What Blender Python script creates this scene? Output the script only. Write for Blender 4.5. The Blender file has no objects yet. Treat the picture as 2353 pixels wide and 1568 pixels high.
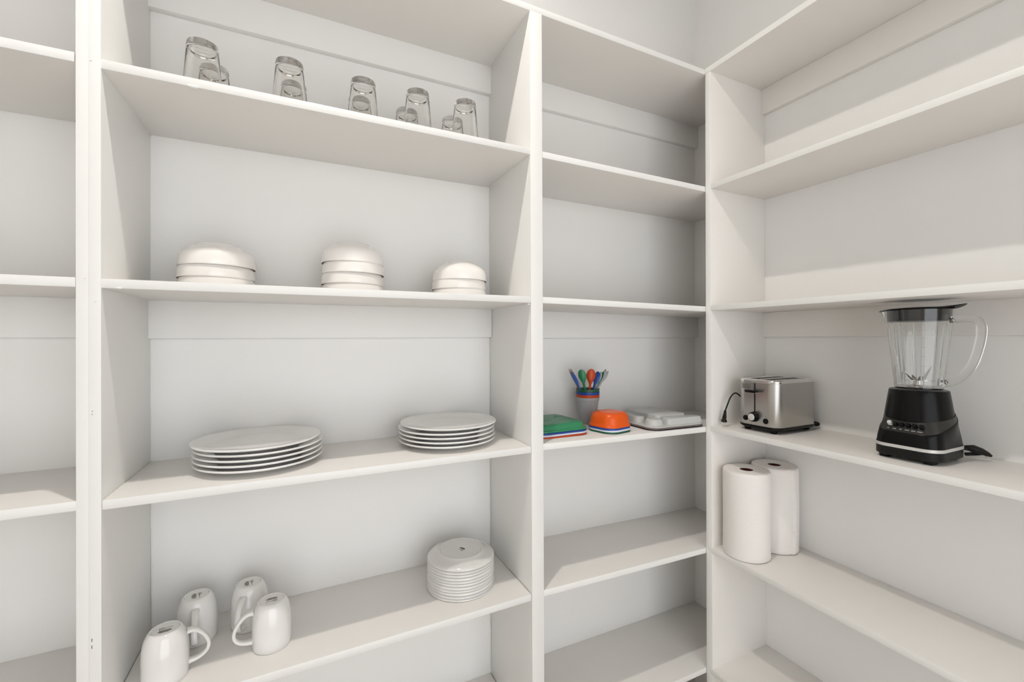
import bpy, bmesh, math, random
from mathutils import Vector, Matrix

# ------------------------------------------------------------------ camera
F_PX, W_PX, H_PX = 1003.984, 2353.0, 1568.0
YAW, PITCH, ROLL = 0.44716, -0.00293, -0.00251
CAM = Vector((-1.26318, -1.07931, -0.17768))
scene = bpy.context.scene
fw = Vector((math.sin(YAW)*math.cos(PITCH), math.cos(YAW)*math.cos(PITCH), math.sin(PITCH)))
rt = Vector((math.cos(YAW), -math.sin(YAW), 0))
up = rt.cross(fw)
rt2 = rt*math.cos(ROLL) + up*math.sin(ROLL)
up2 = -rt*math.sin(ROLL) + up*math.cos(ROLL)
cd = bpy.data.cameras.new('camera'); cam = bpy.data.objects.new('camera', cd)
scene.collection.objects.link(cam)
cd.sensor_width = 36.0; cd.lens = F_PX/W_PX*36.0; cd.clip_start = 0.02
M = Matrix((( rt2.x, up2.x, -fw.x, CAM.x), (rt2.y, up2.y, -fw.y, CAM.y), (rt2.z, up2.z, -fw.z, CAM.z), (0, 0, 0, 1)))
cam.matrix_world = M
scene.camera = cam

# ------------------------------------------------------------------ view, world, lights
vs = scene.view_settings
vs.view_transform = 'Standard'; vs.look = 'None'; vs.gamma = 1.0; vs.use_curve_mapping = False
vs.exposure = 0.17
world = bpy.data.worlds.new('world'); scene.world = world; world.use_nodes = True
bg = world.node_tree.nodes['Background']
bg.inputs[0].default_value = (0.955, 0.975, 1.0, 1); bg.inputs[1].default_value = 2.25   # even ambient fill, standing in for an unseen adjoining room

LAMP = Vector((-1.27, -0.49, 1.62))
LAMP_W = 20.0
for k in range(3):                                          # the three bulbs of the ceiling fixture
    a = math.radians(20 + 120*k)
    ld = bpy.data.lights.new('ceiling_bulb', 'SPOT'); ld.spot_size = math.radians(165); ld.spot_blend = 1.0; ld.energy = LAMP_W; ld.color = (1.0, 0.95, 0.89)
    ld.shadow_soft_size = 0.016
    lo = bpy.data.objects.new('ceiling_bulb_light', ld); scene.collection.objects.link(lo)
    lo.location = LAMP + Vector((0.018*math.cos(a), 0.018*math.sin(a), 0))
scene.cycles.sample_clamp_indirect = 6.0

# ------------------------------------------------------------------ helpers
COL = scene.collection
def tag(o, label=None, cat=None, group=None, kind=None):
    if label: o['label'] = label
    if cat: o['category'] = cat
    if group: o['group'] = group
    if kind: o['kind'] = kind
    return o
def empty(name, loc, rz=0.0, rx=0.0, ry=0.0):
    o = bpy.data.objects.new(name, None); COL.objects.link(o)
    o.location = loc; o.rotation_euler = (rx, ry, rz); o.empty_display_size = 0.05
    return o
def obj(name, bm, mat, parent=None, smooth=40, loc=None):
    bmesh.ops.recalc_face_normals(bm, faces=bm.faces[:])
    me = bpy.data.meshes.new(name); bm.to_mesh(me); bm.free()
    mats = mat if isinstance(mat, (list, tuple)) else [mat]
    for m in mats: me.materials.append(m)
    if smooth:
        me.polygons.foreach_set('use_smooth', [True]*len(me.polygons))
        me.set_sharp_from_angle(angle=math.radians(smooth))
    o = bpy.data.objects.new(name, me); COL.objects.link(o)
    if parent: o.parent = parent
    if loc: o.location = loc
    return o
def copy_tree(o, parent=None):
    c = o.copy(); COL.objects.link(c)
    if parent: c.parent = parent
    for ch in list(o.children):
        copy_tree(ch, c)
    return c
def box(bm, x0, x1, y0, y1, z0, z1, bev=0.0, mi=0):
    """z0/z1 may be pairs (left, right) so that a board can run slightly out of level"""
    za = z0 if isinstance(z0, tuple) else (z0, z0); zb = z1 if isinstance(z1, tuple) else (z1, z1)
    return hexa(bm, [(x0, y0, za[0]), (x1, y0, za[1]), (x1, y1, za[1]), (x0, y1, za[0]),
                     (x0, y0, zb[0]), (x1, y0, zb[1]), (x1, y1, zb[1]), (x0, y1, zb[0])], bev, mi)
def hexa(bm, P, bev=0.0, mi=0):
    v = [bm.verts.new(p) for p in P]
    fs = [bm.faces.new([v[i] for i in q]) for q in ((3,2,1,0),(4,5,6,7),(0,1,5,4),(1,2,6,5),(2,3,7,6),(3,0,4,7))]
    for f in fs: f.material_index = mi
    if bev:
        es = list({e for f in fs for e in f.edges})
        bmesh.ops.bevel(bm, geom=es, offset=bev, segments=2, profile=0.5, affect='EDGES')
    return bm
def lathe(bm, prof, n=64, c=(0, 0, 0), close=False, mi=0, a0=0.0):
    rings = []
    for r, z in prof:
        if r < 1e-6: rings.append([bm.verts.new((c[0], c[1], c[2]+z))])
        else: rings.append([bm.verts.new((c[0]+r*math.cos(a0+2*math.pi*k/n), c[1]+r*math.sin(a0+2*math.pi*k/n), c[2]+z)) for k in range(n)])
    pr = list(zip(rings[:-1], rings[1:]))
    if close: pr.append((rings[-1], rings[0]))
    for A, B in pr:
        for k in range(n):
            k2 = (k+1) % n
            if len(A) == 1 and len(B) == 1: continue
            if len(A) == 1: f = bm.faces.new((A[0], B[k], B[k2]))
            elif len(B) == 1: f = bm.faces.new((A[k], A[k2], B[0]))
            else: f = bm.faces.new((A[k], A[k2], B[k2], B[k]))
            f.material_index = mi
    return bm
def rr_pts(W, L, r, n=8, cx=0.0, cy=0.0):
    P = []
    r = min(r, W/2-1e-4, L/2-1e-4)
    for sx, sy, a0 in ((1, 1, 0), (-1, 1, 90), (-1, -1, 180), (1, -1, 270)):
        for k in range(n+1):
            a = math.radians(a0+90*k/n)
            P.append((cx+sx*(W/2-r)+r*math.cos(a), cy+sy*(L/2-r)+r*math.sin(a)))
    return P
def loft(bm, rings, cap0=True, cap1=True, closed=True, mi=0):
    """rings: lists of 3D points with equal counts"""
    R = [[bm.verts.new(p) for p in ring] for ring in rings]
    n = len(R[0])
    for A, B in zip(R[:-1], R[1:]):
        for k in range(n if closed else n-1):
            k2 = (k+1) % n
            f = bm.faces.new((A[k], A[k2], B[k2], B[k])); f.material_index = mi
    if cap0: f = bm.faces.new(R[0][::-1]); f.material_index = mi
    if cap1: f = bm.faces.new(R[-1]); f.material_index = mi
    return R
def rr_loft(bm, prof, n=8, cx=0.0, cy=0.0, cap0=True, cap1=True, mi=0):
    """prof: (z, W, L, r)"""
    return loft(bm, [[(x, y, z) for x, y in rr_pts(W, L, r, n, cx, cy)] for z, W, L, r in prof], cap0, cap1, mi=mi)
def tube(bm, pts, rad, n=10, flat=1.0, upv=(0, 0, 1), caps=True, mi=0):
    """sweep an ellipse (rad along the side vector, rad*flat along the other) along pts"""
    pts = [Vector(p) for p in pts]; rings = []
    upv = Vector(upv)
    for i, p in enumerate(pts):
        t = (pts[min(i+1, len(pts)-1)] - pts[max(i-1, 0)]).normalized()
        s = t.cross(upv)
        if s.length < 1e-4: s = t.cross(Vector((1, 0, 0)))
        s.normalize(); w = s.cross(t).normalized()
        rr = rad[i] if isinstance(rad, (list, tuple)) else rad
        ff = flat[i] if isinstance(flat, (list, tuple)) else flat
        rings.append([p + s*rr*math.cos(2*math.pi*k/n) + w*rr*ff*math.sin(2*math.pi*k/n) for k in range(n)])
    loft(bm, rings, caps, caps, mi=mi)
    return bm
def spline(P, n=8):
    """Catmull-Rom through P"""
    P = [Vector(p) for p in P]; out = []
    Q = [P[0]*2-P[1]] + P + [P[-1]*2-P[-2]]
    for i in range(1, len(Q)-2):
        for k in range(n):
            t = k/n; a, b, c, d = Q[i-1], Q[i], Q[i+1], Q[i+2]
            out.append(0.5*((2*b)+(-a+c)*t+(2*a-5*b+4*c-d)*t*t+(-a+3*b-3*c+d)*t**3))
    out.append(P[-1]); return out
def text_obj(name, body, size, mat, parent, mtx, depth=0.0002, sx=1.0, align='CENTER'):
    cu = bpy.data.curves.new(name, 'FONT'); cu.body = body; cu.size = size; cu.extrude = depth
    cu.align_x = align; cu.align_y = 'CENTER'; cu.resolution_u = 2
    cu.materials.append(mat)
    o = bpy.data.objects.new(name, cu); COL.objects.link(o); o.parent = parent
    me = bpy.data.meshes.new_from_object(o); me.name = name
    o2 = bpy.data.objects.new(name, me); COL.objects.link(o2); o2.parent = parent
    o2.matrix_local = mtx @ Matrix.Diagonal((sx, 1, 1, 1))
    bpy.data.objects.remove(o); o2.name = name
    return o2

# ------------------------------------------------------------------ materials
def lin(c):
    return tuple(((v/255)/12.92 if v/255 <= 0.04045 else ((v/255+0.055)/1.055)**2.4) for v in c)
def mat(name, rgb, rough=0.5, metal=0.0, spec=0.5, noise=0.0, nscale=8.0, bump=0.0, bscale=200.0,
        stretch=(1, 1, 1), coat=0.0, trans=0.0, ior=1.45, aniso=0.0):
    m = bpy.data.materials.new(name); m.use_nodes = True
    nt = m.node_tree; b = nt.nodes['Principled BSDF']
    b.inputs['Base Color'].default_value = (*rgb, 1); b.inputs['Roughness'].default_value = rough
    b.inputs['Metallic'].default_value = metal; b.inputs['Specular IOR Level'].default_value = spec
    b.inputs['Coat Weight'].default_value = coat; b.inputs['Coat Roughness'].default_value = 0.05
    b.inputs['Transmission Weight'].default_value = trans; b.inputs['IOR'].default_value = ior
    b.inputs['Anisotropic'].default_value = aniso
    tc = nt.nodes.new('ShaderNodeTexCoord'); mp = nt.nodes.new('ShaderNodeMapping')
    mp.inputs['Scale'].default_value = stretch
    nt.links.new(tc.outputs['Object'], mp.inputs['Vector'])
    if noise:
        n = nt.nodes.new('ShaderNodeTexNoise'); n.inputs['Scale'].default_value = nscale
        n.inputs['Detail'].default_value = 4
        r = nt.nodes.new('ShaderNodeMapRange')
        r.inputs['To Min'].default_value = 1-noise; r.inputs['To Max'].default_value = 1+noise
        mx = nt.nodes.new('ShaderNodeVectorMath'); mx.operation = 'SCALE'
        mx.inputs[0].default_value = rgb
        nt.links.new(mp.outputs[0], n.inputs['Vector']); nt.links.new(n.outputs[0], r.inputs['Value'])
        nt.links.new(r.outputs[0], mx.inputs['Scale']); nt.links.new(mx.outputs[0], b.inputs['Base Color'])
    if bump:
        n = nt.nodes.new('ShaderNodeTexNoise'); n.inputs['Scale'].default_value = bscale
        n.inputs['Detail'].default_value = 3
        bp = nt.nodes.new('ShaderNodeBump'); bp.inputs['Strength'].default_value = bump
        bp.inputs['Distance'].default_value = 0.001
        nt.links.new(mp.outputs[0], n.inputs['Vector']); nt.links.new(n.outputs[0], bp.inputs['Height'])
        nt.links.new(bp.outputs[0], b.inputs['Normal'])
    return m
M_SHELF = mat('white_shelf_paint', (0.865, 0.838, 0.80), 0.42, noise=0.015, nscale=6, bump=0.25, bscale=140, stretch=(0.35, 1, 1))
M_EDGE = mat('white_trim_paint', (0.875, 0.868, 0.84), 0.40, noise=0.012, nscale=10, bump=0.3, bscale=120)
M_WALL = mat('white_wall_paint', (0.875, 0.864, 0.842), 0.50, noise=0.012, nscale=4, bump=0.22, bscale=260)
M_CEIL = mat('ceiling_paint', (0.82, 0.81, 0.79), 0.8, noise=0.01)
M_FLOOR = mat('floor_wood', (0.50, 0.42, 0.34), 0.45, noise=0.12, nscale=6, stretch=(1, 8, 1))
M_CAULK = mat('caulk', (0.86, 0.85, 0.82), 0.35)
M_HOLE = mat('nail_mark', (0.18, 0.17, 0.16), 0.8)
M_CER = mat('white_ceramic', (0.84, 0.825, 0.80), 0.07, coat=0.6)
M_CERB = mat('cream_ceramic', (0.90, 0.865, 0.825), 0.16, coat=0.5)
M_CERP = mat('plate_ceramic', (0.74, 0.73, 0.70), 0.16, coat=0.5)
M_FOOT = mat('unglazed_foot', (0.68, 0.66, 0.62), 0.7)
M_INK = mat('backstamp_ink', (0.05, 0.048, 0.045), 0.5)
M_GLASS = mat('clear_glass', (0.975, 0.968, 0.955), 0.0, trans=1.0, ior=1.48)
M_JAR = mat('clear_jar_plastic', (0.975, 0.98, 0.975), 0.02, trans=1.0, ior=1.45)
M_STEEL = mat('brushed_steel', (0.50, 0.485, 0.46), 0.33, metal=1.0, noise=0.03, nscale=60, stretch=(1, 1, 0.02), bump=0.05, bscale=400)
M_CHROME = mat('polished_steel', (0.75, 0.74, 0.72), 0.12, metal=1.0)
M_BLADE = mat('blade_steel', (0.55, 0.54, 0.52), 0.22, metal=1.0)
M_BLACK = mat('black_plastic', (0.0035, 0.0035, 0.0035), 0.26, spec=0.2)
M_BLACKM = mat('matte_black_plastic', (0.008, 0.008, 0.007), 0.42, spec=0.28)
M_PANEL = mat('charcoal_panel', (0.022, 0.020, 0.018), 0.33)
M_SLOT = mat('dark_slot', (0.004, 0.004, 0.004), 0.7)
M_SILVER = mat('silver_plastic', (0.66, 0.65, 0.62), 0.33, metal=0.25)
M_BTN = mat('light_grey_button', (0.62, 0.62, 0.60), 0.3)
M_INKW = mat('white_print', (0.75, 0.75, 0.73), 0.5)
M_INKG = mat('grey_print', (0.12, 0.115, 0.11), 0.5)
M_MARK = mat('graduation_print', (0.28, 0.275, 0.265), 0.5)
M_PAPER = mat('paper_towel', (0.86, 0.825, 0.795), 0.95, noise=0.02, nscale=60, bump=0.6, bscale=90, stretch=(1, 1, 2.2))
M_CORE = mat('cardboard_core', (0.075, 0.012, 0.012), 0.85)
PL = dict(orange=(0.80, 0.105, 0.006), dark_orange=(0.56, 0.065, 0.012), green=(0.035, 0.24, 0.11), dark_green=(0.018, 0.10, 0.05),
          blue=(0.02, 0.065, 0.32), white=(0.74, 0.80, 0.90), grey=(0.56, 0.56, 0.545), silver=(0.42, 0.425, 0.43), taupe=(0.24, 0.185, 0.16),
          navy=(0.012, 0.014, 0.03), mid_blue=(0.055, 0.13, 0.42), mint=(0.36, 0.50, 0.45), brown=(0.30, 0.20, 0.15))
MP = {k: mat(k+'_plastic', v, 0.32) for k, v in PL.items()}

# ------------------------------------------------------------------ room shell
DA, DB = 0.300, 0.28656          # shelf depths: back wall plane y = DA, right wall plane x = DB
XW, YS, ZF, ZC = -2.62, -2.30, -1.76, 1.80
T = 0.018
def struct(name, bm, m):
    return tag(obj(name, bm, m, smooth=0), kind='structure')
bm = bmesh.new(); box(bm, XW-0.12, DB+0.12, DA, DA+0.12, ZF-0.1, ZC+0.1); struct('wall_north', bm, M_WALL)
bm = bmesh.new(); box(bm, DB, DB+0.12, YS-0.12, DA, ZF-0.1, ZC+0.1); struct('wall_east', bm, M_WALL)
bm = bmesh.new(); box(bm, XW-0.12, XW, YS-0.12, DA, ZF-0.1, ZC+0.1); struct('wall_west', bm, M_WALL)
bm = bmesh.new()                                           # unseen entrance side; its wide opening is placed to let in the ambient fill
box(bm, XW, -1.95, YS-0.12, YS, ZF, ZC); box(bm, -0.05, DB, YS-0.12, YS, ZF, ZC); box(bm, -1.95, -0.05, YS-0.12, YS, 0.75, ZC)
struct('wall_south', bm, M_WALL)
bm = bmesh.new(); box(bm, XW-0.12, DB+0.12, YS-0.12, DA+0.12, ZF-0.1, ZF); struct('floor', bm, M_FLOOR)
bm = bmesh.new(); box(bm, XW-0.12, DB+0.12, YS-0.12, DA+0.12, ZC, ZC+0.1); struct('ceiling', bm, M_CEIL)

# ------------------------------------------------------------------ shelving along the left-hand wall
YE = -0.0235                      # room-side face of the corner end panel
PX = [(-1.6420, -1.6245), (-1.6245, -1.6065)]            # double upright left of the glassware bay
XA, XB_, XC, XD = -1.6425, -1.6065, -0.6868, -0.6487
def lean(x, zt, zb, t, b): return x
def upright(bm, x0, x1, dx_top, dx_bot, y0, y1, z0, z1, bev=0.0005):
    """vertical board whose bottom is shifted sideways a little against its top"""
    hexa(bm, [(x0+dx_bot, y0, z0), (x1+dx_bot, y0, z0), (x1+dx_bot, y1, z0), (x0+dx_bot, y1, z0),
              (x0+dx_top, y0, z1), (x1+dx_top, y0, z1), (x1+dx_top, y1, z1), (x0+dx_top, y1, z1)], bev)
ua = empty('shelving_unit', (-1.15, 0.0, ZF))
tag(ua, 'white built-in shelving along the left wall holding all the dishes and glasses', 'shelving')
ua_inv = Vector((1.15, 0.0, -ZF))
def put(name, bm, m, parent, inv, smooth=30, **k):
    bmesh.ops.translate(bm, verts=bm.verts[:], vec=inv)
    return obj(name, bm, m, parent, smooth, **k)
ZTOP = 0.7425
EPS = 0.0004
# uprights
for x0, x1, dt, db in ((XA, -1.6245, 0.0035, -0.0045), (-1.6245, XB_, 0.0035, -0.0045), (XC, XD, -0.0010, 0.0035)):
    bm = bmesh.new(); upright(bm, x0, x1, dt, db, 0.0, DA-EPS, ZF+EPS, ZTOP); put('upright', bm, M_EDGE, ua, ua_inv)
bm = bmesh.new(); upright(bm, -2.60, -2.582, 0, 0, 0.0, DA-EPS, ZF+EPS, ZTOP); put('upright', bm, M_EDGE, ua, ua_inv)
# shelves: (x0, x1, [(z left, z right) of the top surface])
BAYS = [(-2.582, XA, [(0.3545, 0.3575), (-0.0605, -0.0597), (-0.480, -0.4755), (-0.902, -0.900), (-1.322, -1.320)]),
        (XB_, XC, [(0.3552, 0.3592), (-0.0597, -0.0564), (-0.4805, -0.4773), (-0.9025, -0.8928), (-1.322, -1.318)]),
        (XD, DB-EPS, [(0.3567, 0.3522), (-0.0562, -0.0665), (-0.4745, -0.4875), (-0.8915, -0.9125), (-1.3200, -1.3270)])]
def zshelf(bay, lvl, x):
    x0, x1, zs = BAYS[bay]; a, b = zs[lvl-1]; return a + (b-a)*(x-x0)/(x1-x0)
for bi, (x0, x1, zs) in enumerate(BAYS):
    for zl, zr in zs:
        bm = bmesh.new()
        if bi == 2: box(bm, x0+0.0005, x1, 0.0012, DA-EPS, (zl-T, zr-T), (zl, zr), 0.001)
        else: box(bm, x0+0.0035*0, x1, 0.0012, DA-EPS, (zl-T, zr-T), (zl, zr), 0.001)
        for f in bm.faces:
            if f.normal.y < -0.3 and f.calc_center_median().y < 0.004: f.material_index = 1
        put('shelf', bm, [M_SHELF, M_EDGE], ua, ua_inv)
bm = bmesh.new(); box(bm, -2.60, DB-EPS, 0.0, DA-EPS, (0.7427, 0.7412), (0.7622, 0.7586), 0.0010)
for f in bm.faces:
    if f.normal.y < -0.3: f.material_index = 1
put('top_board', bm, [M_SHELF, M_EDGE], ua, ua_inv)
# cleats: wall strips under the top board and under the middle shelf
CT = 0.0195
for x0, x1, lv in ((-2.582, XA, 1), (XB_, XC, 1), (XD, DB-EPS, 1)):
    bm = bmesh.new(); box(bm, x0, x1, DA-CT, DA-EPS, (0.6485, 0.6520) if x0 > -2 else 0.648, 0.7425, 0.001); put('cleat', bm, M_WALL, ua, ua_inv)
for x0, x1, zt in ((-2.582, XA, (-0.0784, -0.0776)), (XB_, XC, (-0.0776, -0.0743)), (XD, DB-EPS, (-0.0741, -0.0844))):
    bm = bmesh.new(); box(bm, x0, x1, DA-CT, DA-EPS, (-0.1725, -0.1695), zt, 0.001); put('cleat', bm, M_WALL, ua, ua_inv)
# filled nail heads and paint bumps on the front edges
for x, z, w, h in ((-1.6215, -0.740, 0.0006, 0.003), (-1.6215, -0.753, 0.0006, 0.003), (-1.619, -0.31, 0.0005, 0.001), (-1.6195, -0.316, 0.0005, 0.001)):
    bm = bmesh.new(); box(bm, x-w, x+w, -0.0003, 0.0008, z-h, z+h); put('nail_mark', bm, M_HOLE, ua, ua_inv, smooth=0)
for x, z, s in ((-1.4625, 0.3385, 1.0), (-1.580, -0.0770, 0.45), (-1.6285, -0.0600, 0.3), (-1.6135, -0.103, 0.3), (-1.6185, 0.3475, 0.3), (-0.6925, -0.0785, 0.4)):
    bm = bmesh.new(); m4 = Matrix.Translation((x, 0.0025, z)) @ Matrix.Diagonal((0.011*s, 0.0036, 0.0025*s+0.001, 1))
    bmesh.ops.create_icosphere(bm, subdivisions=2, radius=1.0, matrix=m4); put('paint_drip', bm, M_EDGE, ua, ua_inv, smooth=60)
# thin caulk lines in the back corners of the glassware bay
for x in (XB_, XC):
    s = 1 if x == XB_ else -1
    for z0, z1 in ((-1.30, -0.925), (-0.895, -0.502), (-0.477, -0.1725), (-0.056, 0.336), (0.3595, 0.650)):
        bm = bmesh.new(); tube(bm, [(x+s*0.0006, DA-0.0006, z0), (x+s*0.0006, DA-0.0006, z1)], 0.0018, 6, caps=False); put('caulk_line', bm, M_CAULK, ua, ua_inv, smooth=60)
    for zs_ in (0.3372, -0.0780):
        zz = zs_ + (0.003 if x == XC else -0.0005)
        bm = bmesh.new(); tube(bm, [(x+s*0.0004, 0.02, zz), (x+s*0.0004, DA-0.02, zz)], 0.0014, 6, caps=False); put('caulk_line', bm, M_CAULK, ua, ua_inv, smooth=60)

# ------------------------------------------------------------------ shelving along the right-hand wall
ub = empty('shelving_unit', (DB/2, -0.8, ZF))
tag(ub, 'white built-in shelving along the right wall holding toaster, blender and paper towels', 'shelving')
ub_inv = Vector((-DB/2, 0.8, -ZF))
YB = -1.62
bm = bmesh.new(); hexa(bm, [(0.0045, YE-0.003, ZF+EPS), (DB-EPS, YE-0.003, ZF+EPS), (DB-EPS, -EPS, ZF+EPS), (0.0045, -EPS, ZF+EPS),
                            (0.0, YE+0.0025, 0.7425), (DB-EPS, YE+0.0025, 0.7425), (DB-EPS, -EPS, 0.7425), (0.0, -EPS, 0.7425)], 0.0012)
for f in bm.faces:
    if f.normal.x < -0.3 and f.calc_center_median().x < 0.01: f.material_index = 1
put('upright', bm, [M_SHELF, M_EDGE], ub, ub_inv)
bm = bmesh.new(); box(bm, 0.0, DB-EPS, YB-T, YB, ZF+EPS, 0.7425, 0.001); put('upright', bm, M_EDGE, ub, ub_inv)
BS = [(0.3570, 0.3497), (-0.0615, -0.0650), (-0.4762, -0.4780), (-0.8945, -0.9100), (-1.3120, -1.3160)]   # z at y = YE and at y = -0.70
def bboard(ya, yb, za, zb, t, name, x0=0.0012):
    bm = bmesh.new()
    k = (yb-YE)/(-0.70-YE); ze = za + (zb-za)*min(k, 1.3)
    hexa(bm, [(x0, yb, ze-t), (DB-EPS, yb, ze-t), (DB-EPS, ya, za-t), (x0, ya, za-t),
              (x0, yb, ze), (DB-EPS, yb, ze), (DB-EPS, ya, za), (x0, ya, za)], 0.001)
    for f in bm.faces:
        if f.normal.x < -0.3 and f.calc_center_median().x < 0.01: f.material_index = 1
    put(name, bm, [M_SHELF, M_EDGE], ub, ub_inv)
for za, zb in BS: bboard(YE+0.004, YB+EPS, za, zb, T, 'shelf')
def zright(lvl, y):
    a, b = BS[lvl-1]; k = (y-YE)/(YB-YE); kk = (YB-YE)/(-0.70-YE); return a + (b-a)*min(kk, 1.3)*k
bboard(-0.0006, YB-T, 0.7600, 0.7600, 0.0185, 'top_board', -0.0015)
bm = bmesh.new(); hexa(bm, [(DB-CT, YB, 0.645), (DB-EPS, YB, 0.645), (DB-EPS, YE+0.003, 0.6515), (DB-CT, YE+0.003, 0.6515),
                            (DB-CT, YB, 0.7415), (DB-EPS, YB, 0.7415), (DB-EPS, YE+0.003, 0.7415), (DB-CT, YE+0.003, 0.7415)], 0.001); put('cleat', bm, M_SHELF, ub, ub_inv)
bm = bmesh.new(); hexa(bm, [(DB-CT, YB, -0.171), (DB-EPS, YB, -0.171), (DB-EPS, YE+0.001, -0.1695), (DB-CT, YE+0.001, -0.1695),
                            (DB-CT, YB, -0.0835), (DB-EPS, YB, -0.0835), (DB-EPS, YE+0.001, -0.0797), (DB-CT, YE+0.001, -0.0797)], 0.001); put('cleat', bm, M_SHELF, ub, ub_inv)

# ------------------------------------------------------------------ drinking glasses (upside down)
def make_glass():
    H = 0.1275
    out = [(0.0, H), (0.0285, H), (0.0298, H-0.001), (0.0302, H-0.003), (0.0306, H-0.0110), (0.0303, H-0.0122), (0.0307, H-0.0136),
           (0.0325, H-0.040), (0.0355, H-0.078), (0.0385, 0.016), (0.0398, 0.001), (0.0392, 0.0)]
    inn = [(0.0383, 0.0005), (0.0368, 0.018), (0.0338, H-0.078), (0.0306, H-0.042), (0.0284, H-0.024), (0.0268, H-0.0175), (0.0225, H-0.0148), (0.0, H-0.0142)]
    bm = bmesh.new(); lathe(bm, out+inn, 56)
    return obj('drinking_glass', bm, M_GLASS, None, 35)
g0 = make_glass()
GP = [(-1.4620, 0.103, 0, 'leftmost clear tumbler upside down on the top shelf, in the front row'),
      (-1.2886, 0.094, 0, 'second clear tumbler from the left in the front row, upside down on the top shelf'),
      (-1.1200, 0.100, 0, 'middle clear tumbler of the front row, upside down on the top shelf'),
      (-0.9815, 0.091, 0, 'second clear tumbler from the right in the front row of the top shelf'),
      (-0.8495, 0.085, 0, 'rightmost clear tumbler of the front row, upside down on the top shelf'),
      (-1.4545, 0.194, 1, 'back-row clear tumbler behind the leftmost front tumbler'),
      (-1.2820, 0.187, 1, 'back-row clear tumbler seen through the second front tumbler from the left'),
      (-1.1170, 0.189, 1, 'back-row clear tumbler seen through the middle front tumbler'),
      (-0.9875, 0.196, 1, 'back-row clear tumbler behind the second front tumbler from the right'),
      (-0.8530, 0.188, 1, 'back-row clear tumbler behind the rightmost front tumbler')]
for i, (x, y, row, lab) in enumerate(GP):
    o = g0 if i == 0 else copy_tree(g0)
    o.location = (x, y, zshelf(1, 1, x)+0.0003); o.rotation_euler = (0, 0, i*0.7)
    tag(o, lab, 'drinking glass', 'upside-down tumblers on the top shelf')

# ------------------------------------------------------------------ stacked bowls (upside down)
def make_bowl():
    out = [(0.0, 0.0545), (0.036, 0.0545), (0.0385, 0.0550), (0.0400, 0.0562), (0.0425, 0.0562), (0.0448, 0.0538), (0.0495, 0.0508), (0.0578, 0.0464),
           (0.0660, 0.0410), (0.0726, 0.0350), (0.0773, 0.0282), (0.0795, 0.0190), (0.0802, 0.0100), (0.0806, 0.0035), (0.0806, 0.0014), (0.0800, 0.0)]
    inn = [(0.0790, 0.0004), (0.0785, 0.0030), (0.0774, 0.0100), (0.0752, 0.0190), (0.0715, 0.0265), (0.0650, 0.0345), (0.0560, 0.0415), (0.0430, 0.0470), (0.0, 0.0490)]
    bm = bmesh.new(); lathe(bm, out+inn, 72)
    return obj('bowl', bm, M_CERB, None, 50)
b0 = make_bowl(); first = True
for sx, sy, n, pitch, nm in ((-1.4495, 0.193, 3, 0.0280, 'left'), (-1.1365, 0.193, 4, 0.0285, 'middle'), (-0.8380, 0.170, 3, 0.0262, 'right')):
    for k in range(n):
        o = b0 if first else copy_tree(b0); first = False
        dx, dy = [(0, 0), (-0.0012, 0.001), (0.001, -0.001), (-0.0008, 0)][k]
        o.location = (sx+dx, sy+dy, zshelf(1, 2, sx)+0.0003+k*pitch); o.rotation_euler = (0, 0, k*1.1)
        pos = {0: 'bottom bowl', n-1: 'top bowl'}.get(k, 'second bowl from the bottom' if k == 1 else 'third bowl from the bottom')
        if n == 3 and k == 1: pos = 'middle bowl'
        tag(o, 'cream glazed %s of the %s upside-down bowl stack' % (pos, nm), 'bowl', 'cream bowls stacked upside down')

# ------------------------------------------------------------------ dinner plates (upright stacks)
def make_plate():
    out = [(0.0, 0.0030), (0.080, 0.0025), (0.0835, 0.0), (0.0865, 0.0), (0.0885, 0.0038), (0.0980, 0.0066), (0.1150, 0.0096), (0.1290, 0.0124), (0.1370, 0.0142),
           (0.1388, 0.0160), (0.1390, 0.0178), (0.1380, 0.0192)]
    inn = [(0.1355, 0.0190), (0.1250, 0.0165), (0.1080, 0.0135), (0.0960, 0.0120), (0.0850, 0.0112), (0.0, 0.0108)]
    bm = bmesh.new(); lathe(bm, out+inn, 96)
    return obj('dinner_plate', bm, M_CER, None, 45)
p0 = make_plate(); first = True
offs = {'left': [(-1.3560, 0.1585), (-1.3570, 0.1595), (-1.3565, 0.1590), (-1.3560, 0.1600), (-1.3610, 0.1590)],
        'right': [(-0.8805, 0.158), (-0.8800, 0.1575), (-0.8810, 0.158), (-0.8820, 0.1575), (-0.8760, 0.1590)]}
names = ['bottom', 'second from the bottom', 'middle', 'second from the top', 'top']
for nm in ('left', 'right'):
    for k, (x, y) in enumerate(offs[nm]):
        o = p0 if first else copy_tree(p0); first = False
        o.location = (x, y, zshelf(1, 3, x)+0.0004+k*0.0115); o.rotation_euler = (0, 0, k*0.9)
        tag(o, '%s white dinner plate in the %s stack of large plates' % (names[k], nm), 'plate', 'white dinner plates in two stacks')

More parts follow.
